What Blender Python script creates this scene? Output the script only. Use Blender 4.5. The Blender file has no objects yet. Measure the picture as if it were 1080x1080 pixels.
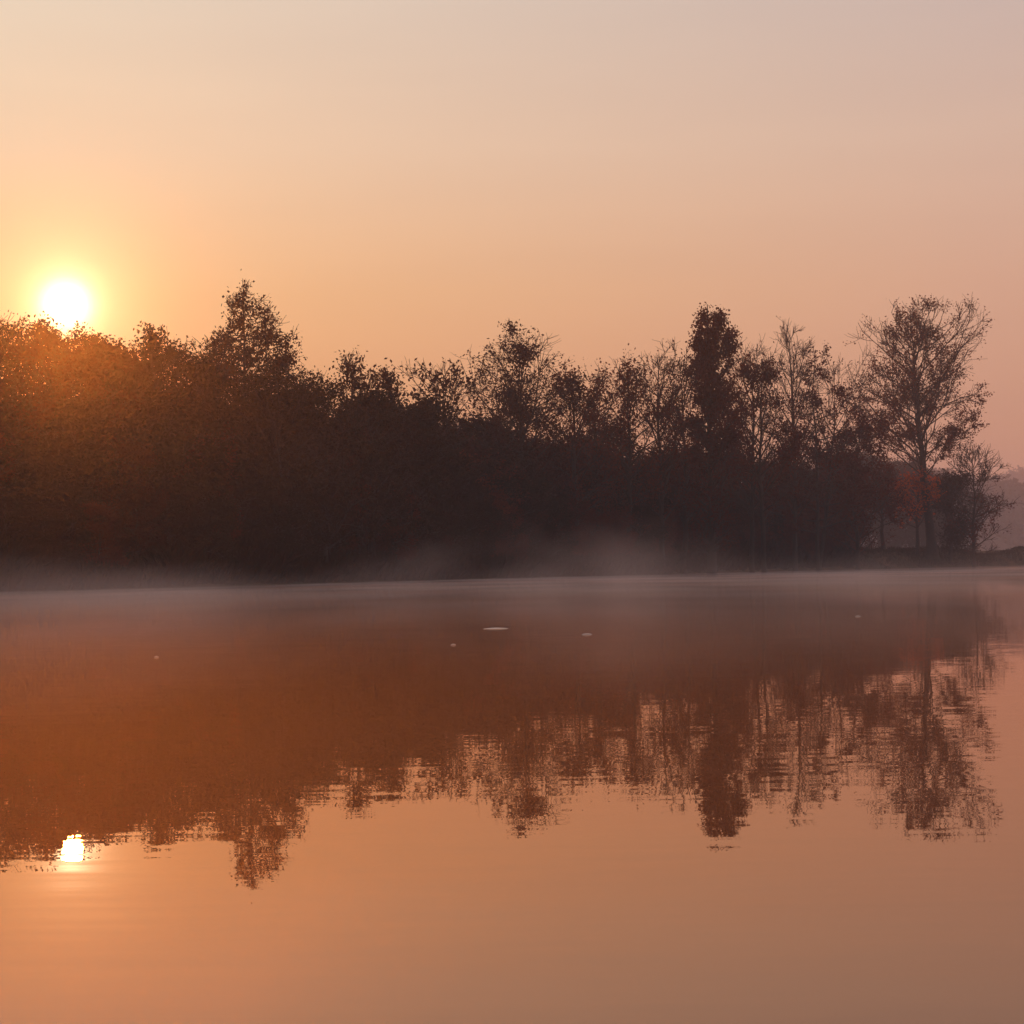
import bpy, math, random
import numpy as np
from mathutils import Vector, Matrix

S = bpy.context.scene
COL = S.collection
R = math.radians

# ------------------------------------------------------------------ camera
F_PX = 2436.0                      # focal length in pixels of a 1080 px wide picture
CAM = np.array([0.0, 0.0, 0.6])
PITCH = math.atan(61.0 / F_PX)
ROLL = R(1.0)
cp, sp = math.cos(PITCH), math.sin(PITCH)
fwd = np.array([0, cp, sp]); up0 = np.array([0, -sp, cp]); rt0 = np.array([1.0, 0, 0])
rt = math.cos(ROLL) * rt0 - math.sin(ROLL) * up0
up = math.sin(ROLL) * rt0 + math.cos(ROLL) * up0
cam_data = bpy.data.cameras.new("camera")
cam = bpy.data.objects.new("camera", cam_data); COL.objects.link(cam)
cam_data.sensor_width = 36.0
cam_data.lens = 36.0 * F_PX / 1080.0
cam_data.clip_start = 0.05
cam_data.clip_end = 20000
M4 = Matrix(((rt[0], up[0], -fwd[0], CAM[0]), (rt[1], up[1], -fwd[1], CAM[1]),
             (rt[2], up[2], -fwd[2], CAM[2]), (0, 0, 0, 1)))
cam.matrix_world = M4
S.camera = cam


def ray(px, py):
    d = fwd + rt * ((px - 540.0) / F_PX) + up * ((540.0 - py) / F_PX)
    return d / np.linalg.norm(d)


def at(px, py, depth):
    d = ray(px, py)
    return CAM + d * (depth / d[1])


# ------------------------------------------------------------------ sky, sun, exposure
SUN_DIR = ray(69, 322)
SUN_EL = math.asin(SUN_DIR[2]); SUN_AZ = math.atan2(SUN_DIR[0], SUN_DIR[1])
SKY_STRENGTH = 0.10

world = bpy.data.worlds.new("World"); S.world = world; world.use_nodes = True
nt = world.node_tree; nt.nodes.clear()


def N(tree, kind, **kw):
    n = tree.nodes.new(kind)
    for k, v in kw.items():
        setattr(n, k, v)
    return n


def math_node(tree, op, a, b=None, clamp=False):
    n = N(tree, 'ShaderNodeMath', operation=op); n.use_clamp = clamp
    for i, v in enumerate((a, b)):
        if v is None:
            continue
        if isinstance(v, (int, float)):
            n.inputs[i].default_value = v
        else:
            tree.links.new(v, n.inputs[i])
    return n.outputs[0]


def ramp_node(tree, fac, stops, interp='LINEAR'):
    n = N(tree, 'ShaderNodeValToRGB'); n.color_ramp.interpolation = interp
    e = n.color_ramp.elements
    while len(e) < len(stops):
        e.new(0.5)
    for i, (p, c) in enumerate(stops):
        e[i].position = p
        e[i].color = (c[0], c[1], c[2], 1) if not isinstance(c, (int, float)) else (c, c, c, 1)
    tree.links.new(fac, n.inputs[0])
    return n.outputs[0]


def mix_col(tree, fac, a, b, blend='MIX'):
    n = N(tree, 'ShaderNodeMix', data_type='RGBA', blend_type=blend)
    for s, v in ((n.inputs[0], fac), (n.inputs[6], a), (n.inputs[7], b)):
        if isinstance(v, (int, float)):
            s.default_value = v
        elif isinstance(v, tuple):
            s.default_value = (v[0], v[1], v[2], 1)
        else:
            tree.links.new(v, s)
    return n.outputs[2]


def srgb(r, g, b):
    f = lambda c: (c / 255 / 12.92) if c / 255 <= 0.04045 else ((c / 255 + 0.055) / 1.055) ** 2.4
    return (f(r), f(g), f(b))


tc = N(nt, 'ShaderNodeTexCoord')
sep = N(nt, 'ShaderNodeSeparateXYZ'); nt.links.new(tc.outputs['Generated'], sep.inputs[0])
zz = math_node(nt, 'MULTIPLY', sep.outputs['Z'], 1.0, clamp=True)
Q = lambda v: v     # ramp position is sin(elevation)
left = ramp_node(nt, zz, [(0.0, srgb(222, 142, 84)), (0.06, srgb(240, 166, 92)), (0.12, srgb(243, 191, 132)),
                          (0.18, srgb(234, 206, 175)), (0.245, srgb(222, 209, 190)), (0.5, srgb(180, 168, 172)), (1.0, srgb(120, 122, 140))])
right = ramp_node(nt, zz, [(0.0, srgb(186, 128, 108)), (0.05, srgb(207, 151, 120)), (0.12, srgb(213, 168, 142)),
                           (0.18, srgb(211, 181, 163)), (0.245, srgb(197, 180, 174)), (0.5, srgb(165, 156, 162)), (1.0, srgb(120, 122, 140))])
fx = math_node(nt, 'ADD', math_node(nt, 'MULTIPLY', sep.outputs['X'], 2.4), 0.5, clamp=True)
grad = mix_col(nt, fx, left, right)
# aureole of the low sun: angle from the sun's direction
dt = N(nt, 'ShaderNodeVectorMath', operation='DOT_PRODUCT')
nt.links.new(tc.outputs['Generated'], dt.inputs[0]); dt.inputs[1].default_value = tuple(SUN_DIR)
ang = math_node(nt, 'ARCCOSINE', math_node(nt, 'MINIMUM', dt.outputs['Value'], 0.9999999))
deg = math_node(nt, 'MULTIPLY', ang, 180 / math.pi)


def falloff(width, power=1.0):
    x = math_node(nt, 'POWER', math_node(nt, 'DIVIDE', deg, width), power)
    return math_node(nt, 'EXPONENT', math_node(nt, 'MULTIPLY', x, -1.0))


mpk = N(nt, 'ShaderNodeMapping'); mpk.inputs['Scale'].default_value = (5, 5, 42); mpk.inputs['Rotation'].default_value = (0.02, -0.03, 0)
nt.links.new(tc.outputs['Generated'], mpk.inputs[0])
veil = N(nt, 'ShaderNodeTexNoise'); veil.inputs['Scale'].default_value = 1.0; veil.inputs['Detail'].default_value = 4
nt.links.new(mpk.outputs[0], veil.inputs['Vector'])                # faint layered cloud veil
veil_c = ramp_node(nt, veil.outputs[0], [(0.3, (0.98, 0.978, 0.98)), (0.7, (1.02, 1.018, 1.01))])
grad = mix_col(nt, 1.0, grad, veil_c, 'MULTIPLY')
aur = mix_col(nt, 1.0, (0.0, 0.0, 0.0), grad, 'ADD')
for wdt, pw, colr, k in ((0.29, 1.25, (1.0, 0.88, 0.62), 10.0), (1.05, 1.2, (1.0, 0.68, 0.36), 1.35),
                         (3.6, 1.2, (1.0, 0.50, 0.16), 0.20)):
    sc_ = N(nt, 'ShaderNodeVectorMath', operation='SCALE')
    sc_.inputs[0].default_value = tuple(c * k for c in colr)
    nt.links.new(falloff(wdt, pw), sc_.inputs['Scale'])
    aur = mix_col(nt, 1.0, aur, sc_.outputs[0], 'ADD')
sky = N(nt, 'ShaderNodeTexSky', sky_type='NISHITA')
sky.sun_disc = False; sky.sun_elevation = SUN_EL; sky.sun_rotation = SUN_AZ
sky.dust_density = 6.0; sky.air_density = 2.0; sky.ozone_density = 1.0
bg1 = N(nt, 'ShaderNodeBackground'); bg1.inputs['Strength'].default_value = SKY_STRENGTH
nt.links.new(sky.outputs[0], bg1.inputs[0])
bg2 = N(nt, 'ShaderNodeBackground'); bg2.inputs['Strength'].default_value = 1.08
nt.links.new(aur, bg2.inputs[0])
mixs = N(nt, 'ShaderNodeMixShader'); mixs.inputs[0].default_value = 0.97
nt.links.new(bg1.outputs[0], mixs.inputs[1]); nt.links.new(bg2.outputs[0], mixs.inputs[2])
out = N(nt, 'ShaderNodeOutputWorld'); nt.links.new(mixs.outputs[0], out.inputs['Surface'])

sun_data = bpy.data.lights.new("sun", 'SUN'); sun_data.energy = 3.2; sun_data.angle = R(0.5)
sun_data.color = (1.0, 0.25, 0.025)
sun = bpy.data.objects.new("sun", sun_data); COL.objects.link(sun)
sun.rotation_euler = Vector(tuple(-SUN_DIR)).to_track_quat('-Z', 'Y').to_euler()
sun.location = tuple(SUN_DIR * 3000)

S.view_settings.view_transform = 'Standard'; S.view_settings.look = 'None'
S.view_settings.exposure = 0.0; S.view_settings.gamma = 1.0; S.view_settings.use_curve_mapping = False
S.render.engine = 'CYCLES'
cy = S.cycles
cy.use_denoising = True
try:
    cy.denoiser = 'OPENIMAGEDENOISE'; cy.denoising_input_passes = 'RGB_ALBEDO_NORMAL'
except Exception:
    pass
cy.max_bounces = 6; cy.diffuse_bounces = 2; cy.glossy_bounces = 3; cy.transmission_bounces = 2
cy.volume_bounces = 1; cy.transparent_max_bounces = 8
cy.volume_step_rate = 1.0; cy.volume_max_steps = 256
cy.sample_clamp_indirect = 4.0
cy.use_adaptive_sampling = True; cy.adaptive_threshold = 0.01


# ------------------------------------------------------------------ materials
def new_mat(name):
    m = bpy.data.materials.new(name); m.use_nodes = True
    m.node_tree.nodes.clear()
    o = N(m.node_tree, 'ShaderNodeOutputMaterial')
    return m, m.node_tree, o


def leaf_mat(name, c1, c2, transl=0.15, scale=0.6):
    m, t, o = new_mat(name)
    g = N(t, 'ShaderNodeNewGeometry')
    no = N(t, 'ShaderNodeTexNoise'); no.inputs['Scale'].default_value = scale; no.inputs['Detail'].default_value = 3
    t.links.new(g.outputs['Position'], no.inputs['Vector'])
    f = ramp_node(t, no.outputs[0], [(0.38, 0.0), (0.62, 1.0)])
    c = mix_col(t, f, c1, c2)
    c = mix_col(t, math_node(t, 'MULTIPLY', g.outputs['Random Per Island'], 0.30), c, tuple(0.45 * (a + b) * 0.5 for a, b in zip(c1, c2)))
    d = N(t, 'ShaderNodeBsdfDiffuse'); t.links.new(c, d.inputs[0])
    tr = N(t, 'ShaderNodeBsdfTranslucent'); t.links.new(c, tr.inputs[0])
    mx = N(t, 'ShaderNodeMixShader'); mx.inputs[0].default_value = transl
    t.links.new(d.outputs[0], mx.inputs[1]); t.links.new(tr.outputs[0], mx.inputs[2])
    t.links.new(mx.outputs[0], o.inputs['Surface'])
    return m


def bark_mat(name, c1, c2):
    m, t, o = new_mat(name)
    g = N(t, 'ShaderNodeNewGeometry')
    mp = N(t, 'ShaderNodeMapping'); mp.inputs['Scale'].default_value = (4, 4, 0.8)
    t.links.new(g.outputs['Position'], mp.inputs[0])
    no = N(t, 'ShaderNodeTexNoise'); no.inputs['Scale'].default_value = 2.5; no.inputs['Detail'].default_value = 5
    t.links.new(mp.outputs[0], no.inputs['Vector'])
    c = mix_col(t, no.outputs[0], c1, c2)
    p = N(t, 'ShaderNodeBsdfPrincipled'); t.links.new(c, p.inputs['Base Color'])
    p.inputs['Roughness'].default_value = 0.9
    bp = N(t, 'ShaderNodeBump'); bp.inputs['Strength'].default_value = 0.6; bp.inputs['Distance'].default_value = 0.05
    t.links.new(no.outputs[0], bp.inputs['Height']); t.links.new(bp.outputs[0], p.inputs['Normal'])
    t.links.new(p.outputs[0], o.inputs['Surface'])
    return m


MAT = {
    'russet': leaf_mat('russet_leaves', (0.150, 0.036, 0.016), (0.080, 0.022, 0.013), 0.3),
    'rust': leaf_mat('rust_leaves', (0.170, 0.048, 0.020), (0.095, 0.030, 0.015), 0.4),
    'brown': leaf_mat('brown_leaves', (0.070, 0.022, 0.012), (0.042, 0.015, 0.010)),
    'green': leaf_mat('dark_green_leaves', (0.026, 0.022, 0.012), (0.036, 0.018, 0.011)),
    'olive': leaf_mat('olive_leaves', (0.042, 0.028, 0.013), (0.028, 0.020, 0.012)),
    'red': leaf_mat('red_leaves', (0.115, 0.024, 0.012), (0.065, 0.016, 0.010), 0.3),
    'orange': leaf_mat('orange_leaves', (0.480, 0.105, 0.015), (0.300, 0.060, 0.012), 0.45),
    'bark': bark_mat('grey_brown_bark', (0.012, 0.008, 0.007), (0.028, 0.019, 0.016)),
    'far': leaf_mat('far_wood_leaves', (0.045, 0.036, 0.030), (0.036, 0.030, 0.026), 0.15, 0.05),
}


# ------------------------------------------------------------------ mesh helpers
def link(name, me, mats, parent=None, loc=None):
    for m in mats:
        me.materials.append(m)
    o = bpy.data.objects.new(name, me); COL.objects.link(o)
    if parent is not None:
        o.parent = parent
    if loc is not None:
        o.location = loc
    return o


def mesh_from(name, verts, polys, idx=None, smooth=False):
    """verts (n,3); polys: list of int arrays (m,k) of constant k each"""
    me = bpy.data.meshes.new(name)
    me.vertices.add(len(verts)); me.vertices.foreach_set('co', np.asarray(verts, np.float32).ravel())
    loops = np.concatenate([p.ravel() for p in polys]).astype(np.int32)
    cnt = np.concatenate([np.full(len(p), p.shape[1]) for p in polys]).astype(np.int32)
    start = np.concatenate([[0], np.cumsum(cnt)[:-1]]).astype(np.int32)
    me.loops.add(len(loops)); me.loops.foreach_set('vertex_index', loops)
    me.polygons.add(len(cnt)); me.polygons.foreach_set('loop_start', start); me.polygons.foreach_set('loop_total', cnt)
    if idx is not None:
        me.polygons.foreach_set('material_index', np.concatenate(idx).astype(np.int32))
    me.update(calc_edges=True); me.validate()
    if smooth:
        me.polygons.foreach_set('use_smooth', np.ones(len(cnt), bool))
    return me


def unit(v):
    return v / np.maximum(np.linalg.norm(v, axis=-1, keepdims=True), 1e-9)


def tubes(p0, p1, r0, r1, sides):
    n = len(p0)
    d = unit(p1 - p0)
    ref = np.where(np.abs(d[:, 2:3]) > 0.9, np.array([[1.0, 0, 0]]), np.array([[0, 0, 1.0]]))
    a = unit(np.cross(d, ref)); b = np.cross(d, a)
    th = np.arange(sides) * 2 * math.pi / sides
    ring = np.cos(th)[None, :, None] * a[:, None, :] + np.sin(th)[None, :, None] * b[:, None, :]
    e = d * np.minimum(r0, 0.02)[:, None] * 0.5
    v0 = (p0 - e)[:, None, :] + ring * r0[:, None, None]
    v1 = (p1 + e)[:, None, :] + ring * r1[:, None, None]
    v = np.concatenate([v0, v1], 1).reshape(-1, 3)
    k = np.arange(sides); k2 = (k + 1) % sides
    q = np.stack([k, k2, k2 + sides, k + sides], 1)
    f = (np.arange(n) * 2 * sides)[:, None, None] + q[None]
    return v, f.reshape(-1, 4)


def leaf_quads(c, size, g):
    n = len(c)
    a = unit(g.normal(size=(n, 3))); b = unit(np.cross(a, g.normal(size=(n, 3))))
    L = size * g.uniform(0.55, 1.3, n); W = L * g.uniform(0.45, 0.8, n)
    a = a * L[:, None] * 0.5; b = b * W[:, None] * 0.5
    v = np.stack([c - a, c - a * 0.1 + b, c + a, c + a * 0.1 - b], 1).reshape(-1, 3)
    f = np.arange(n * 4).reshape(n, 4)
    return v, f


# ------------------------------------------------------------------ ground
SHORE_PX = np.array([-4000, -2000, -800, 0, 200, 430, 600, 700, 850, 960, 1080, 1300, 2000, 4000], float)
SHORE_D = np.array([70, 74, 80, 91, 103, 130, 155, 166, 208, 232, 258, 285, 330, 380], float)


def vnoise(x, y, seed):
    g = np.random.default_rng(seed); T = g.random((64, 64))
    xi = np.floor(x).astype(int); yi = np.floor(y).astype(int)
    fx_, fy_ = x - xi, y - yi
    fx_ = fx_ * fx_ * (3 - 2 * fx_); fy_ = fy_ * fy_ * (3 - 2 * fy_)
    t = lambda i, j: T[i % 64, j % 64]
    return ((t(xi, yi) * (1 - fx_) + t(xi + 1, yi) * fx_) * (1 - fy_) + (t(xi, yi + 1) * (1 - fx_) + t(xi + 1, yi + 1) * fx_) * fy_)


def shore(x, y):
    px = 540 + F_PX * x / np.maximum(y, 3.0)
    d = np.interp(px, SHORE_PX, SHORE_D)
    return d + (vnoise(x / 7.0, y / 50.0, 3) - 0.5) * 2.4 + (vnoise(x / 2.3, y / 30.0, 4) - 0.5) * 0.8, px


def ground_z(x, y):
    x = np.asarray(x, float); y = np.asarray(y, float)
    d, px = shore(x, y)
    s = y - d
    bank = np.interp(s, [-60, -12, -3, 0, 1.2, 5, 14, 40, 120, 3000], [-2.2, -1.6, -0.45, 0.0, 0.35, 0.9, 1.45, 1.8, 2.2, 2.2])
    bank = bank + np.interp(s, [0, 1.5, 6, 20, 60], [0, 0.35, 0.7, 0.5, 0.2]) * np.interp(px, [640, 760], [0.0, 1.0])
    hill = np.interp(s, [0, 20, 60, 110, 400], [0, 0.8, 5.0, 6.5, 5.0]) * np.interp(px, [200, 520, 700], [1.0, 0.45, 0.0])
    dip = -0.45 * np.exp(-((px - 1036) / 22.0) ** 2) * np.clip(s / 10, 0, 1)
    rise = 0.35 * np.exp(-((px - 1085) / 22.0) ** 2) * np.clip(s / 10, 0, 1)
    flat = np.interp(px, [1000, 1060], [0.0, -0.25]) * np.clip(s / 10, 0, 1)
    n = ((vnoise(x / 5.0, y / 5.0, 5) - 0.5) * 0.3 + (vnoise(x / 1.6, y / 1.6, 6) - 0.5) * 0.14) * np.clip(s / 5, 0, 1)
    z = bank + hill + dip + rise + flat + n
    back = np.interp(y, [-60, -6, -3, 0], [2.0, 0.6, -0.5, -3.0])     # the near bank behind the camera
    return np.where(y < 0, np.maximum(back, z), z)


def gz(x, y):
    return float(ground_z(np.array([x]), np.array([y]))[0])


def struct(o, kind='structure'):
    o['kind'] = kind
    return o


def grid_mesh(name, xs, ys, zf):
    X, Y = np.meshgrid(xs, ys)
    Z = zf(X.ravel(), Y.ravel())
    v = np.stack([X.ravel(), Y.ravel(), Z], 1)
    nx, ny = len(xs), len(ys)
    i = (np.arange(ny - 1)[:, None] * nx + np.arange(nx - 1)[None]).ravel()
    f = np.stack([i, i + 1, i + 1 + nx, i + nx], 1)
    return mesh_from(name, v, [f], smooth=True)


gm, t, o = new_mat('earth_and_fallen_leaves')
g_ = N(t, 'ShaderNodeNewGeometry')
n1 = N(t, 'ShaderNodeTexNoise'); n1.inputs['Scale'].default_value = 0.35; n1.inputs['Detail'].default_value = 6
n2 = N(t, 'ShaderNodeTexNoise'); n2.inputs['Scale'].default_value = 6.0; n2.inputs['Detail'].default_value = 4
t.links.new(g_.outputs['Position'], n1.inputs['Vector']); t.links.new(g_.outputs['Position'], n2.inputs['Vector'])
c = ramp_node(t, n1.outputs[0], [(0.35, (0.035, 0.032, 0.016)), (0.5, (0.055, 0.036, 0.020)), (0.66, (0.130, 0.055, 0.022))])
c = mix_col(t, math_node(t, 'MULTIPLY', n2.outputs[0], 0.6), c, (0.05, 0.035, 0.02))
p = N(t, 'ShaderNodeBsdfPrincipled'); t.links.new(c, p.inputs['Base Color']); p.inputs['Roughness'].default_value = 0.95
p.inputs['Specular IOR Level'].default_value = 0.1
bp = N(t, 'ShaderNodeBump'); bp.inputs['Strength'].default_value = 0.7; bp.inputs['Distance'].default_value = 0.12
t.links.new(n2.outputs[0], bp.inputs['Height']); t.links.new(bp.outputs[0], p.inputs['Normal'])
t.links.new(p.outputs[0], o.inputs['Surface'])

xs = np.unique(np.concatenate([np.linspace(-900, -120, 30), np.arange(-120, 150, 1.6), np.linspace(150, 1500, 40)]))
ys = np.unique(np.concatenate([np.linspace(-80, 60, 30), np.arange(60, 330, 1.6), np.linspace(330, 2600, 60)]))
struct(link('ground', grid_mesh('ground', xs, ys, ground_z), [gm]))

# ------------------------------------------------------------------ water
wm, t, o = new_mat('lake_water')
g_ = N(t, 'ShaderNodeNewGeometry')


def slope_field(scale_xy, detail, rot=0.0):
    mp = N(t, 'ShaderNodeMapping'); mp.inputs['Scale'].default_value = (scale_xy[0], scale_xy[1], 1)
    mp.inputs['Rotation'].default_value = (0, 0, rot)
    t.links.new(g_.outputs['Position'], mp.inputs[0])
    n = N(t, 'ShaderNodeTexNoise'); n.inputs['Scale'].default_value = 1.0; n.inputs['Detail'].default_value = detail
    t.links.new(mp.outputs[0], n.inputs['Vector'])
    s = N(t, 'ShaderNodeVectorMath', operation='SUBTRACT')
    t.links.new(n.outputs['Color'], s.inputs[0]); s.inputs[1].default_value = (0.5, 0.5, 0.5)
    return s.outputs[0]


def vscale(v, k):
    s = N(t, 'ShaderNodeVectorMath', operation='SCALE'); t.links.new(v, s.inputs[0])
    if isinstance(k, (int, float)):
        s.inputs['Scale'].default_value = k
    else:
        t.links.new(k, s.inputs['Scale'])
    return s.outputs[0]


def vadd(a, b):
    s = N(t, 'ShaderNodeVectorMath', operation='ADD'); t.links.new(a, s.inputs[0]); t.links.new(b, s.inputs[1])
    return s.outputs[0]


calm = N(t, 'ShaderNodeTexNoise'); calm.inputs['Scale'].default_value = 0.12; calm.inputs['Detail'].default_value = 2
mpc = N(t, 'ShaderNodeMapping'); mpc.inputs['Scale'].default_value = (0.5, 1.6, 1)
t.links.new(g_.outputs['Position'], mpc.inputs[0]); t.links.new(mpc.outputs[0], calm.inputs['Vector'])
calm_f = ramp_node(t, calm.outputs[0], [(0.35, 0.55), (0.65, 1.25)])
rip = vadd(vscale(slope_field((1.2, 6.0), 2.0, 0.06), 0.0060), vscale(slope_field((4.0, 14.0), 2.0, -0.08), 0.0100))
rip = vadd(rip, vscale(slope_field((0.10, 0.4), 1.0, 0.2), 0.0012))
rip = vscale(rip, calm_f)
sy_ = N(t, 'ShaderNodeSeparateXYZ'); t.links.new(g_.outputs['Position'], sy_.inputs[0])
breeze = ramp_node(t, math_node(t, 'DIVIDE', sy_.outputs['Y'], 300.0, clamp=True), [(0.45, 1.0), (0.62, 1.0)])
breeze.node.color_ramp.elements[0].color = (0, 0, 0, 1)
breeze = math_node(t, 'ADD', math_node(t, 'MULTIPLY', breeze, 22.0), 1.0)            # wind-ruffled water far out
rip = vscale(rip, breeze)
flt = N(t, 'ShaderNodeVectorMath', operation='MULTIPLY'); t.links.new(rip, flt.inputs[0]); flt.inputs[1].default_value = (1, 1, 0)
ad = N(t, 'ShaderNodeVectorMath', operation='ADD'); t.links.new(flt.outputs[0], ad.inputs[0]); ad.inputs[1].default_value = (0, 0, 1)
nr = N(t, 'ShaderNodeVectorMath', operation='NORMALIZE'); t.links.new(ad.outputs[0], nr.inputs[0])
gl = N(t, 'ShaderNodeBsdfGlossy'); gl.inputs['Color'].default_value = (1.0, 0.80, 0.68, 1); gl.inputs['Roughness'].default_value = 0.0
df = N(t, 'ShaderNodeBsdfDiffuse'); df.inputs['Color'].default_value = (0.040, 0.018, 0.012, 1)
fr = N(t, 'ShaderNodeFresnel'); fr.inputs['IOR'].default_value = 1.52
t.links.new(nr.outputs[0], gl.inputs['Normal']); t.links.new(nr.outputs[0], fr.inputs['Normal'])
mx = N(t, 'ShaderNodeMixShader'); t.links.new(fr.outputs[0], mx.inputs[0])
t.links.new(df.outputs[0], mx.inputs[1]); t.links.new(gl.outputs[0], mx.inputs[2])
t.links.new(mx.outputs[0], o.inputs['Surface'])
wv = np.array([[-800, -5, 0], [1200, -5, 0], [1200, 460, 0], [-800, 460, 0]], float)
struct(link('water', mesh_from('water', wv, [np.array([[0, 1, 2, 3]])]), [wm]))

# ------------------------------------------------------------------ far hills
def hills(name, d0, crest_d, table, seed):
    pxs = np.array([q[0] for q in table]); pys = np.array([q[1] for q in table])
    x0 = at(pxs[0], 560, crest_d)[0]; x1 = at(pxs[-1], 560, crest_d)[0]

    def zf(x, y):
        px = 540 + F_PX * x / crest_d
        top = np.array([at(a, b, crest_d)[2] for a, b in zip(pxs, pys)])
        crest = np.interp(px, pxs, top) - 9.0
        w = np.clip(1 - np.abs(y - crest_d) / (crest_d - d0), 0, 1)
        w = w * w * (3 - 2 * w)
        return (crest + (vnoise(x / 40, y / 40, seed) - 0.5) * 4) * w - 1.0 * (1 - w)
    o = link(name, grid_mesh(name, np.linspace(x0, x1, 90), np.linspace(d0, 2 * crest_d - d0, 30), zf), [gm])
    struct(o)
    return zf, x0, x1


HILL_A = hills('hills', 1020, 1300, [(700, 560), (860, 500), (960, 496), (1015, 509), (1050, 509), (1085, 512), (1150, 516), (1400, 520), (1800, 540)], 11)
HILL_B = hills('hills', 1750, 2100, [(940, 560), (1030, 512), (1066, 502), (1085, 497), (1150, 488), (1300, 480), (1600, 510)], 12)


def hill_woods(label, H, crest_d, spread, n, seed, hmean):
    zf, x0, x1 = H
    g = np.random.default_rng(seed)
    x = g.uniform(x0, x1, n); y = crest_d + g.uniform(-spread, spread * 0.25, n)
    z = zf(x, y)
    hh = hmean * g.uniform(0.75, 1.25, n)
    pts = []
    for i in range(n):
        k = 55
        u = unit(g.normal(size=(k, 3))) * (g.random(k) ** 0.4)[:, None]
        u[:, 0:2] *= hh[i] * 0.34; u[:, 2] = u[:, 2] * hh[i] * 0.48 + hh[i] * 0.5
        pts.append(u + np.array([x[i], y[i], z[i]]))
    v, f = leaf_quads(np.concatenate(pts), 3.4, g)
    o = link('woods', mesh_from('woods', v, [f]), [MAT['far']])
    o['kind'] = 'stuff'; o['label'] = label; o['category'] = 'wood'


hill_woods('hazy mauve wood covering the nearer low hill at the right edge', HILL_A, 1300, 220, 1500, 21, 12)
hill_woods('palest wood on the farther hill at the right edge', HILL_B, 2100, 250, 800, 22, 14)


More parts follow.
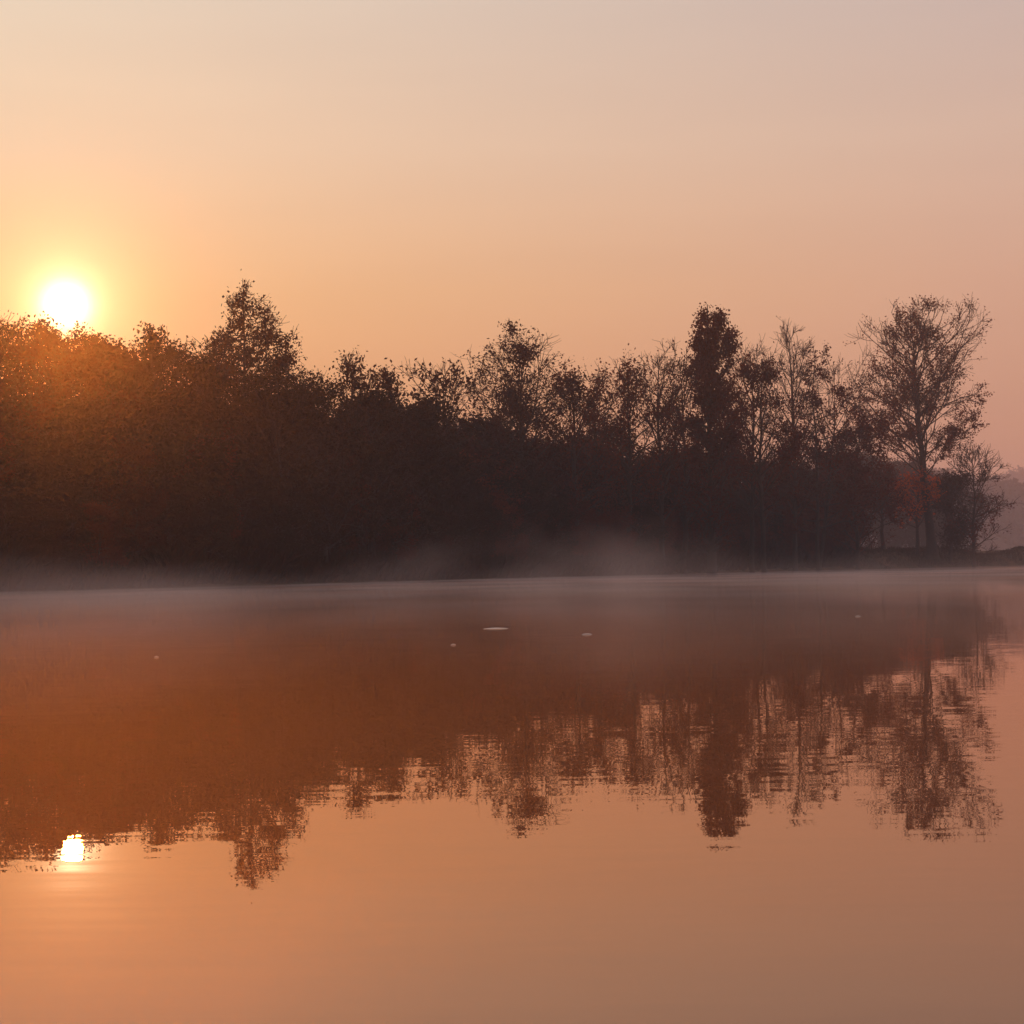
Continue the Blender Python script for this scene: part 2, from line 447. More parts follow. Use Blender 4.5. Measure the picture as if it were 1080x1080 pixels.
# ------------------------------------------------------------------ trees
def grow(seed, H, prof, base=0.15, limbs=26, elev=(20, 60), up_bend=0.35, trunk_r=0.25, subs=6, twigs=4,
         leaves=3000, leaf=0.22, spread=0.25, bias=None, lean=0.0, wander=0.25, leader_top=0.98, limb_r=0.35, hollow=0.0,
         twig_r=0.016, forks=0):
    """returns (wood verts/faces, twig verts/faces, leaf verts/faces) of one tree with its foot at the origin.
    prof: rows (height fraction, radius towards -x, radius towards +x); bias: rows (height fraction, leaf weight)"""
    g = np.random.default_rng(seed)
    P = np.array(prof, float)
    seg = {'w': [], 't': []}

    def radius(tz, az):
        l = np.interp(tz, P[:, 0], P[:, 1]); r = np.interp(tz, P[:, 0], P[:, 2])
        c_ = math.cos(az)
        return (l * (1 - c_) + r * (1 + c_)) * 0.5

    def path(p, d, length, k, wob, bend):
        pts = [np.array(p, float)]; d = np.array(d, float)
        for i in range(k):
            d = d + g.normal(size=3) * wob + np.array([0, 0, bend / k])
            d = d / np.linalg.norm(d)
            pts.append(pts[-1] + d * (length / k))
        return np.array(pts)

    def add(kind, pts, r0, r1):
        rr = np.linspace(r0, r1, len(pts))
        seg[kind].append((pts[:-1], pts[1:], rr[:-1], rr[1:]))

    # trunk: a wandering leader
    kt = 16
    tz = np.linspace(0, H * leader_top, kt + 1)
    wx = np.cumsum(g.normal(size=kt + 1)) * wander * 0.25; wy = np.cumsum(g.normal(size=kt + 1)) * wander * 0.25
    wx -= np.linspace(wx[0], wx[-1], kt + 1); wy -= np.linspace(wy[0], wy[-1], kt + 1)
    trunk = np.stack([wx + lean * (1 - (tz / (H * leader_top))) ** 1.3, wy, tz], 1)
    rr = trunk_r * (1 - 0.93 * (tz / tz[-1]) ** 0.85); rr[0] *= 1.35
    trunk[0, 2] = -0.6
    seg['w'].append((trunk[:-1], trunk[1:], rr[:-1], rr[1:]))
    tpt = lambda z: np.array([np.interp(z, tz, trunk[:, 0]), np.interp(z, tz, trunk[:, 1]), z])
    trad = lambda z: float(np.interp(z, tz, rr))
    leafpts, leafw = [], []

    def put_leaves(pts):
        for q in pts:
            leafpts.append(q)

    def branch(p, d, L, r, level_sub):
        k = 7
        pts = path(p, d, L, k, 0.10, up_bend)
        add('w', pts, r, max(r * 0.18, twig_r))
        put_leaves(pts[4:])
        for _ in range(level_sub):
            u = g.uniform(0.22, 1.0); i = min(int(u * k), k - 1); q = pts[i] + (pts[i + 1] - pts[i]) * (u * k - i)
            bd = unit(pts[i + 1] - pts[i])
            sd = unit(bd + unit(g.normal(size=3)) * g.uniform(0.5, 1.0))
            sl = L * g.uniform(0.22, 0.48) * (1.15 - 0.6 * u) + 0.3
            sp_ = path(q, sd, sl, 5, 0.14, up_bend * 0.6)
            add('t', sp_, max(r * 0.35 * (1 - u * 0.5), twig_r * 1.3), twig_r)
            put_leaves(sp_[1:])
            for _ in range(twigs):
                v = g.uniform(0.2, 1.0); j = min(int(v * 5), 4); q2 = sp_[j] + (sp_[j + 1] - sp_[j]) * (v * 5 - j)
                td = unit(unit(sp_[j + 1] - sp_[j]) + unit(g.normal(size=3)) * 0.85)
                tl = g.uniform(0.35, 0.5) * sl + 0.25
                tp = path(q2, td, tl, 3, 0.15, 0.25)
                add('t', tp, twig_r, twig_r * 0.6)
                put_leaves(tp[1:]); put_leaves(tp[1:] + g.normal(size=(3, 3)) * spread)

    az = g.uniform(0, 6.28)
    for i in range(limbs):
        f = (i + g.uniform(0, 1)) / limbs
        tzf = base + (1 - base) * (f ** 1.05) * 0.95
        az += 2.39996 + g.normal() * 0.35
        el = R(g.uniform(*elev)) * (0.8 + 0.35 * tzf)
        el = min(el, R(80))
        Lr = radius(min(1, tzf + 0.06 * math.sin(el)), az) * g.uniform(0.75, 1.15) * 1.12
        if Lr < 0.15:
            Lr = 0.15
        L = Lr / max(math.cos(el) * 0.92, 0.3)
        L = min(L, (1.03 - tzf) * H + Lr * 0.35 + 0.4)
        z0 = tzf * H * leader_top
        branch(tpt(z0), (math.cos(az) * math.cos(el), math.sin(az) * math.cos(el), math.sin(el)), L,
               max(min(trad(z0) * 0.7, limb_r * trunk_r * (0.35 + 0.65 * Lr / max(P[:, 1:].max(), 0.1))), twig_r * 1.6),
               max(2, int(round(subs * (0.35 + 0.75 * Lr / max(P[:, 1:].max(), 0.1))))))
    # heavy ascending forks (a second and third leader)
    for i in range(forks):
        z0 = H * g.uniform(0.30, 0.5); a2 = g.uniform(0, 6.28); tl = H * g.uniform(0.8, 0.95) - z0
        e2 = R(g.uniform(66, 78))
        pts = path(tpt(z0), (math.cos(a2) * math.cos(e2), math.sin(a2) * math.cos(e2), math.sin(e2)), tl, 9, 0.05, 0.15)
        add('w', pts, trad(z0) * 0.62, twig_r * 1.5)
        for _ in range(9):
            u = g.uniform(0.2, 1.0); j = min(int(u * 9), 8)
            a3 = g.uniform(0, 6.28); e3 = R(g.uniform(*elev))
            zf_ = pts[j][2] / H
            branch(pts[j], (math.cos(a3) * math.cos(e3), math.sin(a3) * math.cos(e3), math.sin(e3)),
                   max(radius(zf_, a3) * 0.5, 0.5), max(trad(z0) * 0.2, twig_r * 1.5), max(subs - 2, 2))
    put_leaves([trunk[-1]] * 2)
    lp = np.array(leafpts)
    w = np.ones(len(lp))
    if bias is not None:
        B = np.array(bias, float); w = np.interp(lp[:, 2] / H, B[:, 0], B[:, 1]) + 1e-6
    # light and dense clumps
    cl = vnoise(lp[:, 0] / 1.3 + 9, lp[:, 2] / 1.3 + lp[:, 1] / 1.7, seed % 97)
    w = w * np.clip((cl - 0.22) * 2.2, 0.03, 1.6)
    if hollow:                                                       # an open crown: foliage sits out on the twigs
        rad = np.hypot(lp[:, 0], lp[:, 1]) / np.maximum(np.interp(lp[:, 2] / H, P[:, 0], 0.5 * (P[:, 1] + P[:, 2])), 0.3)
        w = w * np.clip(rad / hollow, 0.05, 1.0) ** 1.5 * np.clip((cl - 0.31) * 3.2, 0.05, 1.4)
    if leaves:
        pick = g.choice(len(lp), leaves, p=w / w.sum())
        lc = lp[pick] + g.normal(size=(leaves, 3)) * spread
        lv, lf = leaf_quads(lc, leaf, g)
    else:
        lv, lf = np.zeros((0, 3)), np.zeros((0, 4), int)

    def cat(k, sides):
        if not seg[k]:
            return np.zeros((0, 3)), np.zeros((0, 4), int)
        a = [np.concatenate([s[i] for s in seg[k]]) for i in range(4)]
        return tubes(a[0], a[1], a[2], a[3], sides)
    W, T = cat('w', 7), cat('t', 3)
    k = H / max(np.percentile(lv[:, 2], 99.85) if leaves > 1500 else np.percentile(T[0][:, 2], 99.9), 0.5)                     # the tip stands at H
    for a in (W[0], T[0], lv):
        if len(a):
            a[:, 2] = np.where(a[:, 2] > 0, a[:, 2] * k, a[:, 2])
    return W, T, (lv, lf)


def tree_object(name, label, cat, loc, parts, leaf_material, group=None, rz=0.0):
    root = bpy.data.objects.new(name, None); COL.objects.link(root)
    root.empty_display_size = 0.5
    root.location = loc; root.rotation_euler = (0, 0, rz)
    root['label'] = label; root['category'] = cat
    if group:
        root['group'] = group
    (wv_, wf), (tv, tf), (lv, lf) = parts
    link('trunk', mesh_from('trunk', wv_, [wf], smooth=True), [MAT['bark']], root)
    v = np.concatenate([tv, lv]); 
    polys = []; idx = []
    if len(tf):
        polys.append(tf); idx.append(np.zeros(len(tf)))
    if len(lf):
        polys.append(lf + len(tv)); idx.append(np.ones(len(lf)))
    link('crown', mesh_from('crown', v, polys, idx), [MAT['bark'], MAT[leaf_material]], root)
    return root


def copy_tree(root, loc, rz, scale, label=None, group=None):
    r_ = root.copy(); COL.objects.link(r_)
    r_.location = loc; r_.rotation_euler = (0, 0, rz); r_.scale = scale
    if label:
        r_['label'] = label
    if group:
        r_['group'] = group
    for ch in list(root.children):
        c_ = ch.copy(); COL.objects.link(c_); c_.parent = r_
    return r_


SHAPES = {   # (height fraction, radius / height) rows
    'cone': [(0, .17), (0.15, .2), (0.4, .17), (0.7, .10), (0.9, .045), (1, .015)],
    'oval': [(0, .12), (0.2, .19), (0.5, .24), (0.75, .19), (0.92, .09), (1, .02)],
    'round': [(0, .18), (0.3, .27), (0.6, .30), (0.85, .20), (1, .05)],
    'narrow': [(0, .08), (0.3, .12), (0.6, .13), (0.85, .08), (1, .02)],
    'vase': [(0, .05), (0.3, .12), (0.6, .22), (0.85, .21), (1, .08)],
}


def prof_of(shape, H, k=1.0):
    return [(a, b * H * k, b * H * k) for a, b in SHAPES[shape]]


SHORE_GROUP = 'trees on the far shore'


def plant(name, label, px, py, depth, shape, mat, seed, wide=1.0, cat='tree', prof=None, group=SHORE_GROUP, **kw):
    """a tree whose tip stands at pixel (px, py) when its foot is `depth` metres away"""
    top = at(px, py, depth)
    z0 = gz(top[0], depth)
    H = top[2] - z0
    pr = prof_of(shape, H, wide) if prof is None else [(a, l * depth / F_PX, r * depth / F_PX) for a, l, r in prof]
    parts = grow(seed, H, pr, **kw)
    return tree_object(name, label, cat, (top[0], depth, z0), parts, mat, group)


DENSE = dict(limbs=36, subs=7, twigs=4, leaves=15000, leaf=0.18, spread=0.17, base=0.1, elev=(5, 55))
AIRY = dict(limbs=30, subs=7, twigs=4, leaves=5000, leaf=0.2, spread=0.2, base=0.2, elev=(25, 60))
SPARSE = dict(limbs=22, subs=5, twigs=4, leaves=700, leaf=0.22, spread=0.15, base=0.25, elev=(35, 65))
BARE = dict(limbs=26, subs=7, twigs=5, leaves=60, leaf=0.16, spread=0.1, base=0.3, elev=(40, 68))


def D_(kind_, **kw):
    d = dict(kind_); d.update(kw); return d


# --- left wood, skyline from the picture's left edge
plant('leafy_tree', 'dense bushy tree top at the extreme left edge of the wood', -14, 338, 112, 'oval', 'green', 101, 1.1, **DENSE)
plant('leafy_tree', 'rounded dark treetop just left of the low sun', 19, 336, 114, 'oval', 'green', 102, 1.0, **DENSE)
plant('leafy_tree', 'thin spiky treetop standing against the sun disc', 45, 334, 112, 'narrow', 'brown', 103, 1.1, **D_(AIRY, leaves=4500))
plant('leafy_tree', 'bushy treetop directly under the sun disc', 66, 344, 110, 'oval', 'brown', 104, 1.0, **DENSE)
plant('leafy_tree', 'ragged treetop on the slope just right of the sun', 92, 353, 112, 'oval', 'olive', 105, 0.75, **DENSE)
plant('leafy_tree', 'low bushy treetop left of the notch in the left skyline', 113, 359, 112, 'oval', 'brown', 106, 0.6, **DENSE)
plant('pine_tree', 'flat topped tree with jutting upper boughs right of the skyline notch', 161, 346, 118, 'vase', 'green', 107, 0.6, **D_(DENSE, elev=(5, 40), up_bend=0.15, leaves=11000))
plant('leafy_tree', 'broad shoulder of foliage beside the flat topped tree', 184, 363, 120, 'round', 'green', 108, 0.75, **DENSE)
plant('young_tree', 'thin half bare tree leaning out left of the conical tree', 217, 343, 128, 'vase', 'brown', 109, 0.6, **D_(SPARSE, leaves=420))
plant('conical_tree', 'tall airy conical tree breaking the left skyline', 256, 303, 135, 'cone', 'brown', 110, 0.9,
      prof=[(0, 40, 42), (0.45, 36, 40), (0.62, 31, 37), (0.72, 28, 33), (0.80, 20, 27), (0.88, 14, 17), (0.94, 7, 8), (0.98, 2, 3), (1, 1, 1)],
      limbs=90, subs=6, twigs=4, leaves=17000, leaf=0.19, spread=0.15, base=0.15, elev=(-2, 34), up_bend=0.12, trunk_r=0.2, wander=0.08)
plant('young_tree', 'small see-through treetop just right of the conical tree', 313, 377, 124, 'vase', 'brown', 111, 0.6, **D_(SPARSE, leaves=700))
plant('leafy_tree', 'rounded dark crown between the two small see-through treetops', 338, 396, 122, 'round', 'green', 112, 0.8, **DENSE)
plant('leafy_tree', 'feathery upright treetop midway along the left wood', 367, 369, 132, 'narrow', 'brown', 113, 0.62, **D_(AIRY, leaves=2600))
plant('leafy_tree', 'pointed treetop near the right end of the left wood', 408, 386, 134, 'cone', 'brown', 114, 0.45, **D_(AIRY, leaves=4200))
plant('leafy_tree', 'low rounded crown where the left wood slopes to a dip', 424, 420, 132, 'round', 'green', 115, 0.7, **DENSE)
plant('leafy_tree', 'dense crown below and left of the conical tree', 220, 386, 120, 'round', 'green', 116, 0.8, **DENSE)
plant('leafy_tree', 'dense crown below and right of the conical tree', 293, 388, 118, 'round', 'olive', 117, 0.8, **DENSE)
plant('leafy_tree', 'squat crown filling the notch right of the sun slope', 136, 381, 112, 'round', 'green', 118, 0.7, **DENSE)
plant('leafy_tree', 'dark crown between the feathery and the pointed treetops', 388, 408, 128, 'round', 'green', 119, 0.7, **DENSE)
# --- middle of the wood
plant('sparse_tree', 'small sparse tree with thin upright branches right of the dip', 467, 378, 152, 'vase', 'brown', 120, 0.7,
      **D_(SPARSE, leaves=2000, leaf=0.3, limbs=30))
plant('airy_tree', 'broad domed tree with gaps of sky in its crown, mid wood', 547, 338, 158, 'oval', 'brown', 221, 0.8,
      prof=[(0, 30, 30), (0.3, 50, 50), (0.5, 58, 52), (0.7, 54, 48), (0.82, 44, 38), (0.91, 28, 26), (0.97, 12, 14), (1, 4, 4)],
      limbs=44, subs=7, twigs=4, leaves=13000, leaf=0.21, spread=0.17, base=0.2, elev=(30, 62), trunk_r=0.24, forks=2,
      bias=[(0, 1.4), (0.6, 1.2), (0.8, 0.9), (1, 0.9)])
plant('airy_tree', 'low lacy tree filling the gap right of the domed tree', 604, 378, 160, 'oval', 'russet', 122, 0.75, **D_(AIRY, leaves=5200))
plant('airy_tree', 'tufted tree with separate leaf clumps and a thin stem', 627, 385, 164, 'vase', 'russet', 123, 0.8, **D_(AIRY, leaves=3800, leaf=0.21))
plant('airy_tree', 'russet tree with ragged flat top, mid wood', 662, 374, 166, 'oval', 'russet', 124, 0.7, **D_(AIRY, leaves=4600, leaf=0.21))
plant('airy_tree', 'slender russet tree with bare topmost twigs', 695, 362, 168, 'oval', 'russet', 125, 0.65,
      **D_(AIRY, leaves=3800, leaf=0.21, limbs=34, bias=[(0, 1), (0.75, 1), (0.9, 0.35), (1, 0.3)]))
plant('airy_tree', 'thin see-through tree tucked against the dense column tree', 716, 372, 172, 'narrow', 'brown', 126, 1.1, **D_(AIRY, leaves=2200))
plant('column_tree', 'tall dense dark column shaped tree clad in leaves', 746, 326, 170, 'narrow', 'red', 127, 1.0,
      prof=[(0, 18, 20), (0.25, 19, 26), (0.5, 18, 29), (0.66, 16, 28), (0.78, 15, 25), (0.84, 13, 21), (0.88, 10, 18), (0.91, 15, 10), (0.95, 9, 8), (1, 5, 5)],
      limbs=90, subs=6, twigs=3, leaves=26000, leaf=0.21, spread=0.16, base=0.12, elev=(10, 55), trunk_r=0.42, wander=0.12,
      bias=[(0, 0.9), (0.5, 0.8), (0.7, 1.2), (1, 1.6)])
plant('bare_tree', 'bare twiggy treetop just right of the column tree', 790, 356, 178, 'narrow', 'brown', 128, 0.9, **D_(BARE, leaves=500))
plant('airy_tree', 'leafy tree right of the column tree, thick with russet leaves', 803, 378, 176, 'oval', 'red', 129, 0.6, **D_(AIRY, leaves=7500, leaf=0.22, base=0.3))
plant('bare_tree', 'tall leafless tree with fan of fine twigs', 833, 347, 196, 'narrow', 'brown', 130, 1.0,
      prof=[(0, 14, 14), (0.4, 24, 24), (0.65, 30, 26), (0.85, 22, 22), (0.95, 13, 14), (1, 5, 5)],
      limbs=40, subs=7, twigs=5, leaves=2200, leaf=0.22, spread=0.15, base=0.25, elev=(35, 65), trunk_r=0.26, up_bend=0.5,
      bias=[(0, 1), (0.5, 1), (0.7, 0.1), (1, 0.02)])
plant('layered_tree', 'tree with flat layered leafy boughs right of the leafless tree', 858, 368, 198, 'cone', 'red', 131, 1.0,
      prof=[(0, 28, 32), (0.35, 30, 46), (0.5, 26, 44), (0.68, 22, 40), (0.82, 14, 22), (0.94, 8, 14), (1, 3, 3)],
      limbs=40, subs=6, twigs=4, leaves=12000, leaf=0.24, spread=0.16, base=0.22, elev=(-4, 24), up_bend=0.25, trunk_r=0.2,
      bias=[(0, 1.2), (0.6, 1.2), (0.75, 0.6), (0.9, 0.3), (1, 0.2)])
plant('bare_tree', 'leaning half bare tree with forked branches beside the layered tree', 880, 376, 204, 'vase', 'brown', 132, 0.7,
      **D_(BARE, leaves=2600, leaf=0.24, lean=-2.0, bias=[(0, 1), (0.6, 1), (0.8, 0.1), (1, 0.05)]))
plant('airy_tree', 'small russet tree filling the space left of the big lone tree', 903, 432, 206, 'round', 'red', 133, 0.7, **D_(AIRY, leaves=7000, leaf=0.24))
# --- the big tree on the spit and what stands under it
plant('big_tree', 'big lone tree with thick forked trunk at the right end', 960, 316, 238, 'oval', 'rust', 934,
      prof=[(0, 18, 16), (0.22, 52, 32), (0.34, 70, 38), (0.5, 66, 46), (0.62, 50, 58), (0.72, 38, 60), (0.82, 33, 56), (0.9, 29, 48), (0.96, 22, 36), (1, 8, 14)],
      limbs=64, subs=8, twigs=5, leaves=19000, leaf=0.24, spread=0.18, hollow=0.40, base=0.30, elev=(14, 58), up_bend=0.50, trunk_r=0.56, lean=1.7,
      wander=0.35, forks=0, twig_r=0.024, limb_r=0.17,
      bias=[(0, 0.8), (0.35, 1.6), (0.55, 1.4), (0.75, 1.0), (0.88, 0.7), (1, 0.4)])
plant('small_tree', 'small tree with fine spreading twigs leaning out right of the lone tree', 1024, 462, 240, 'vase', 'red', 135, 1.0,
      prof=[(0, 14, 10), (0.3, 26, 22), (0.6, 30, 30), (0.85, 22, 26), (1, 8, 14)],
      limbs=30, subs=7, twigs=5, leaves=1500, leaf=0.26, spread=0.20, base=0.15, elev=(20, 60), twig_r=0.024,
      bias=[(0, 1), (0.5, 1.3), (0.75, 0.35), (1, 0.15)])
plant('bush', 'dark shaggy bush against the right side of the lone trunk', 1001, 494, 242, 'oval', 'green', 136, 0.8, cat='bush', group='bushes on the far shore',
      **D_(AIRY, leaves=4200, leaf=0.30, base=0.02, limbs=26, spread=0.3))
plant('bush', 'bright orange bush glowing left of the lone trunk', 966, 494, 238, 'oval', 'orange', 137, 0.55, cat='bush', group='bushes on the far shore',
      prof=[(0, 4, 4), (0.3, 18, 14), (0.6, 26, 20), (0.85, 20, 14), (1, 6, 6)],
      **D_(AIRY, leaves=2300, leaf=0.30, base=0.35))
plant('bush', 'dull red spreading shrub between the orange bush and the wood', 930, 488, 236, 'round', 'red', 138, 0.6, cat='bush', group='bushes on the far shore',
      **D_(AIRY, leaves=3000, leaf=0.30, base=0.35))

# --- the dark inside of the wood: kinds built once, then copied
random.seed(5)
KINDS = []
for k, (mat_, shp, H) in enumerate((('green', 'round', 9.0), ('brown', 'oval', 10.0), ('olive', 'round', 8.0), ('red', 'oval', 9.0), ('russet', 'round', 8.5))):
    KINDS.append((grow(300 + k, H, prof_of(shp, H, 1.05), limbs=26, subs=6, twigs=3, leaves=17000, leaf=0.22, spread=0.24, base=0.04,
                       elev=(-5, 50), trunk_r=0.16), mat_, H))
protos = [None] * 5


def fill(px, depth, height, k, label, group):
    x = at(px, 590, depth)[0]; z0 = gz(x, depth)
    parts, mat_, H = KINDS[k]
    s = height / H
    sc3 = (s * random.uniform(0.95, 1.2), s * random.uniform(0.95, 1.2), s)
    rz = random.uniform(0, 6.28)
    if protos[k] is None:
        r_ = tree_object('understorey_tree', label, 'tree', (x, depth, z0), parts, mat_, group, rz)
        r_.scale = sc3; protos[k] = r_
    else:
        copy_tree(protos[k], (x, depth, z0), rz, sc3, label, group)


def shore_px(px):
    return float(np.interp(px, SHORE_PX, SHORE_D))


L1 = 'dark leafy tree merged into the shaded wood below the left skyline'
L2 = 'low tree in the dark understorey of the middle wood, right of the dip'
# left wood: rows from the water's edge upwards
for off, y0, step in ((3.5, 500, 34), (9, 455, 30), (15, 425, 30)):
    px = -60
    while px < 450:
        d = shore_px(px) + off + random.uniform(-1.5, 1.5)
        crest = np.interp(px, [0, 70, 130, 200, 300, 340, 400, 440], [350, 355, 378, 374, 384, 382, 396, 418])
        py = max(y0, crest + 26) + random.uniform(-8, 14)
        h = (606 - py) * d / F_PX - 0.6
        fill(px, d, max(h, 3.0), random.choice((0, 0, 1, 2, 0, 3)), L1, 'trees inside the left wood')
        px += step * random.uniform(0.8, 1.2)
for off, y0, step in ((3.5, 536, 26), (8, 510, 26), (14, 490, 28), (22, 482, 30)):
    px = 445
    while px < 905:
        d = shore_px(px) + off + random.uniform(-1.5, 1.5)
        py = y0 + np.interp(px, [445, 640, 760, 900], [-40, -12, 10, 22]) + random.uniform(-8, 14)
        h = (600 - py) * d / F_PX - 0.6
        fill(px, d, max(h, 2.6), random.choice((0, 1, 3, 4, 3, 0)), L2, 'trees inside the middle wood')
        px += step * random.uniform(0.8, 1.2)
# grey trees farther back, seen between the wood and the lone tree
for px, py in ((820, 500), (850, 492), (878, 486), (905, 478), (928, 474), (950, 484), (975, 492), (998, 500)):
    d = 420 + random.uniform(-12, 25)
    fill(px, d, (594 - py) * d / F_PX - 1.0, random.choice((0, 1, 2)),
         'hazy grey tree far behind the gap left of the lone tree', 'far trees behind the lone tree')


# ------------------------------------------------------------------ shore growth (uncountable)
def scatter_growth(name, label, cat, px0, px1, n, smin, smax, hmin, hmax, width, mats, seed, splay=0.35):
    g = np.random.default_rng(seed)
    px = g.uniform(px0, px1, n); s = smin + (smax - smin) * g.random(n) ** 1.5
    x = np.zeros(n); y = np.interp(px, SHORE_PX, SHORE_D) + s
    x = (px - 540) / F_PX * y
    d, _ = shore(x, y); y = y + (d - np.interp(px, SHORE_PX, SHORE_D))
    z = ground_z(x, y)
    clump = vnoise(x / 2.1, y / 6.0, seed)
    h = (hmin + (hmax - hmin) * g.random(n)) * (0.35 + 1.1 * clump)
    base = np.stack([x, y, z - 0.03], 1)
    dirv = unit(np.stack([g.normal(size=n) * splay, g.normal(size=n) * splay, np.ones(n)], 1))
    side = unit(np.cross(dirv, unit(g.normal(size=(n, 3)))))
    w = width * g.uniform(0.6, 1.4, n)
    mid = base + dirv * (h * 0.6)[:, None]
    tip = base + dirv * h[:, None] + np.stack([g.normal(size=n), g.normal(size=n), -np.abs(g.normal(size=n))], 1) * (h * 0.12)[:, None]
    v = np.stack([base - side * w[:, None], base + side * w[:, None], mid + side * (w * 0.8)[:, None], tip, mid - side * (w * 0.8)[:, None]], 1).reshape(-1, 3)
    f = np.arange(n * 5).reshape(n, 5)
    o = link(name, mesh_from(name, v, [f]), mats)
    o['kind'] = 'stuff'; o['label'] = label; o['category'] = cat
    return o


scatter_growth('undergrowth', 'dark tangled undergrowth along the foot of the wood', 'undergrowth', -120, 900, 60000, 0.2, 12.0, 0.4, 1.7, 0.07, [MAT['green']], 41, 0.35)
scatter_growth('grass', 'rough grass along the low bank at the right', 'grass', 640, 1400, 24000, 0.1, 16.0, 0.15, 0.5, 0.035, [MAT['olive']], 42)

# ------------------------------------------------------------------ pale slivers lying on the water
flm, t, o = new_mat('glossy_pale_sliver')
p = N(t, 'ShaderNodeBsdfPrincipled'); p.inputs['Base Color'].default_value = (0.62, 0.50, 0.42, 1); p.inputs['Roughness'].default_value = 0.25
t.links.new(p.outputs[0], o.inputs['Surface'])


def floating_sliver(label, px, py, length, width, seed):
    d = ray(px, py); k = -(CAM[2] - 0.004) / d[2]; q = CAM + d * k
    g = np.random.default_rng(seed)
    n = 14
    u = np.linspace(-1, 1, n)
    half = width * 0.5 * np.clip(1 - u ** 2, 0.0, 1) * (1 + 0.2 * np.sin(u * 5 + seed)) + 0.002
    curl = 0.002 * u ** 2 + 0.002
    rows = []
    for sgn, dz in ((-1, 0.002), (0, 0.0), (1, 0.010)):
        rows.append(np.stack([u * length * 0.5, sgn * half, curl + dz * (1 - u ** 2)], 1))
    v = np.concatenate(rows)
    v = np.concatenate([v, v - np.array([0, 0, 0.003])])
    f = []
    for r_ in range(2):
        for i in range(n - 1):
            a = r_ * n + i
            f.append((a, a + 1, a + 1 + n, a + n)); b = a + 3 * n
            f.append((b, b + n, b + 1 + n, b + 1))
    ob = link('floating_sliver', mesh_from('floating_sliver', v, [np.array(f)], smooth=True), [flm], None, (q[0], q[1], 0.0))
    ob.rotation_euler = (0, 0, g.uniform(-0.1, 0.1))
    ob['label'] = label; ob['category'] = 'leaf'; ob['group'] = 'pale slivers floating on the lake'


floating_sliver('longest pale floating streak, centre of the misty water', 523, 663, 0.27, 0.11, 1)
floating_sliver('short pale floating sliver right of the longest streak', 619, 669, 0.10, 0.05, 2)
floating_sliver('faint floating sliver below and left of the longest streak', 478, 680, 0.045, 0.02, 3)
floating_sliver('lone faint floating sliver on the water under the left wood', 165, 693, 0.035, 0.016, 4)
floating_sliver('small floating sliver on the water before the right wood', 905, 650, 0.07, 0.03, 5)


# ------------------------------------------------------------------ mist on the water, and the air
def box(name, lo, hi):
    x0, y0, z0 = lo; x1, y1, z1 = hi
    v = np.array([(x0, y0, z0), (x1, y0, z0), (x1, y1, z0), (x0, y1, z0), (x0, y0, z1), (x1, y0, z1), (x1, y1, z1), (x0, y1, z1)], float)
    f = np.array([(0, 3, 2, 1), (4, 5, 6, 7), (0, 1, 5, 4), (1, 2, 6, 5), (2, 3, 7, 6), (3, 0, 4, 7)])
    return mesh_from(name, v, [f])


mm, t, o = new_mat('lake_mist')
g_ = N(t, 'ShaderNodeNewGeometry')


def noise3(scale, detail):
    mp = N(t, 'ShaderNodeMapping'); mp.inputs['Scale'].default_value = scale
    t.links.new(g_.outputs['Position'], mp.inputs[0])
    no = N(t, 'ShaderNodeTexNoise'); no.inputs['Scale'].default_value = 1.0; no.inputs['Detail'].default_value = detail
    t.links.new(mp.outputs[0], no.inputs['Vector'])
    return no.outputs[0]


mul = lambda *v: v[0] if len(v) == 1 else math_node(t, 'MULTIPLY', v[0], mul(*v[1:]))
wisp = ramp_node(t, noise3((0.14, 0.05, 0.7), 3), [(0.38, 0.18), (0.64, 1.0)])
sz = N(t, 'ShaderNodeSeparateXYZ'); t.links.new(g_.outputs['Position'], sz.inputs[0])
zn = math_node(t, 'DIVIDE', sz.outputs['Z'], 4.0)
yn = math_node(t, 'DIVIDE', sz.outputs['Y'], 100.0, clamp=True)
# 1 near mist added to imitate lens glare over the water, scattering forwards
near_skin = ramp_node(t, zn, [(0.0, 1.0), (0.095, 0.9), (0.138, 0.0)])
near_y = ramp_node(t, yn, [(0.0, 1.0), (0.045, 1.0), (0.08, 0.0)])
d1 = mul(near_skin, near_y, 0.016)
# 2 thin mist added above it to imitate lens glare on the left trees
high_z = ramp_node(t, zn, [(0.0, 1.0), (0.6, 0.7), (1.0, 0.0)])
high_y = ramp_node(t, yn, [(0.0, 1.0), (0.16, 0.8), (0.40, 0.06), (1.0, 0.06)])
d2 = mul(high_z, high_y, 0.00020)
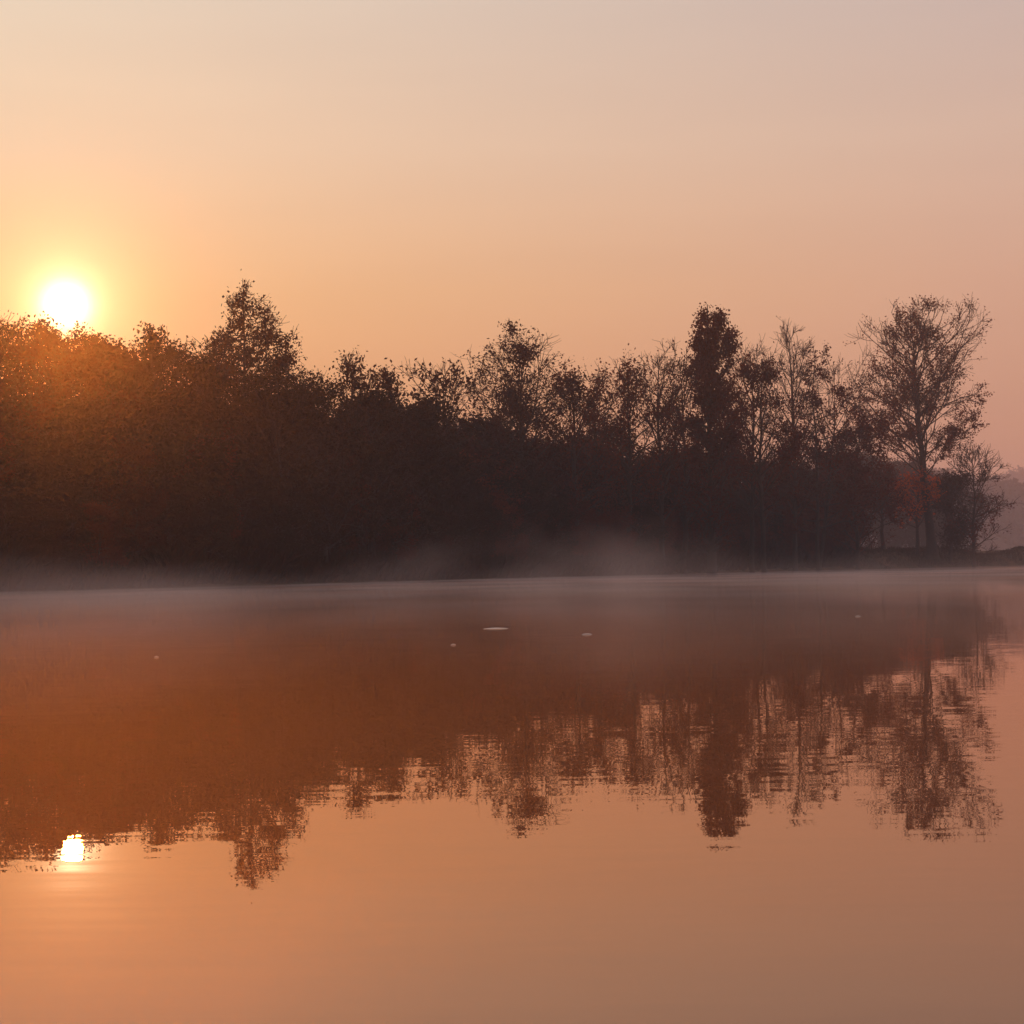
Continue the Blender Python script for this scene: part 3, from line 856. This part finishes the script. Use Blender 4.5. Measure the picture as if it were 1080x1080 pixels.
# 3 thin cold skin over the open water, and wisps that climb from it against the far shore
skin_z = ramp_node(t, zn, [(0.0, 1.0), (0.012, 0.8), (0.032, 0.0)])
skin_y = ramp_node(t, yn, [(0.0, 0.0), (0.07, 0.12), (0.14, 0.5), (0.30, 0.75), (0.6, 0.8)])
d3a = mul(skin_z, skin_y, wisp, 0.095)
puff = noise3((0.22, 0.025, 0.35), 4)
zrel = math_node(t, 'DIVIDE', sz.outputs['Z'], math_node(t, 'ADD', 0.26, math_node(t, 'MULTIPLY', sz.outputs['Y'], 0.011)))
puff = math_node(t, 'SUBTRACT', puff, math_node(t, 'ADD', 0.38, math_node(t, 'MULTIPLY', zrel, 0.15)))
puff = math_node(t, 'MULTIPLY', puff, 4.0, clamp=True)
puff_y = ramp_node(t, yn, [(0.08, 0.0), (0.20, 1.0), (0.45, 0.75), (0.80, 0.11)])
d3 = math_node(t, 'ADD', d3a, mul(puff, puff_y, high_z, 0.0240))
open_far = ramp_node(t, math_node(t, 'DIVIDE', sz.outputs['Y'], 300.0, clamp=True), [(0.45, 1.0), (0.68, 0.22)])   # the far open arm has cleared
d3 = mul(d3, open_far)
last = None
for dens, colr, g in ((d1, (0.95, 0.80, 0.76), 0.91), (d2, (0.95, 0.80, 0.76), 0.965), (d3, (0.98, 0.82, 0.79), 0.2)):
    pv = N(t, 'ShaderNodeVolumePrincipled'); pv.inputs['Color'].default_value = (*colr, 1)
    pv.inputs['Anisotropy'].default_value = g
    t.links.new(dens, pv.inputs['Density'])
    if last is None:
        last = pv.outputs[0]
    else:
        both = N(t, 'ShaderNodeAddShader'); t.links.new(last, both.inputs[0]); t.links.new(pv.outputs[0], both.inputs[1]); last = both.outputs[0]
t.links.new(last, o.inputs['Volume'])
mist = link('mist', box('mist', (-60, -4.0, 0.03), (140, 262, 4.0)), [mm]); mist['kind'] = 'stuff'
mist['label'] = 'thin drifting mist lying on the lake surface'; mist['category'] = 'mist'
mm.cycles.volume_step_rate = 0.8

hm, t, o = new_mat('morning_haze')
pv = N(t, 'ShaderNodeVolumePrincipled'); pv.inputs['Color'].default_value = (0.85, 0.86, 1.0, 1)
pv.inputs['Density'].default_value = 0.00052
pv.inputs['Anisotropy'].default_value = 0.15
t.links.new(pv.outputs[0], o.inputs['Volume'])
haze = link('haze', box('haze', (-950, -100, -4.5), (2000, 2700, 90)), [hm]); haze['kind'] = 'stuff'
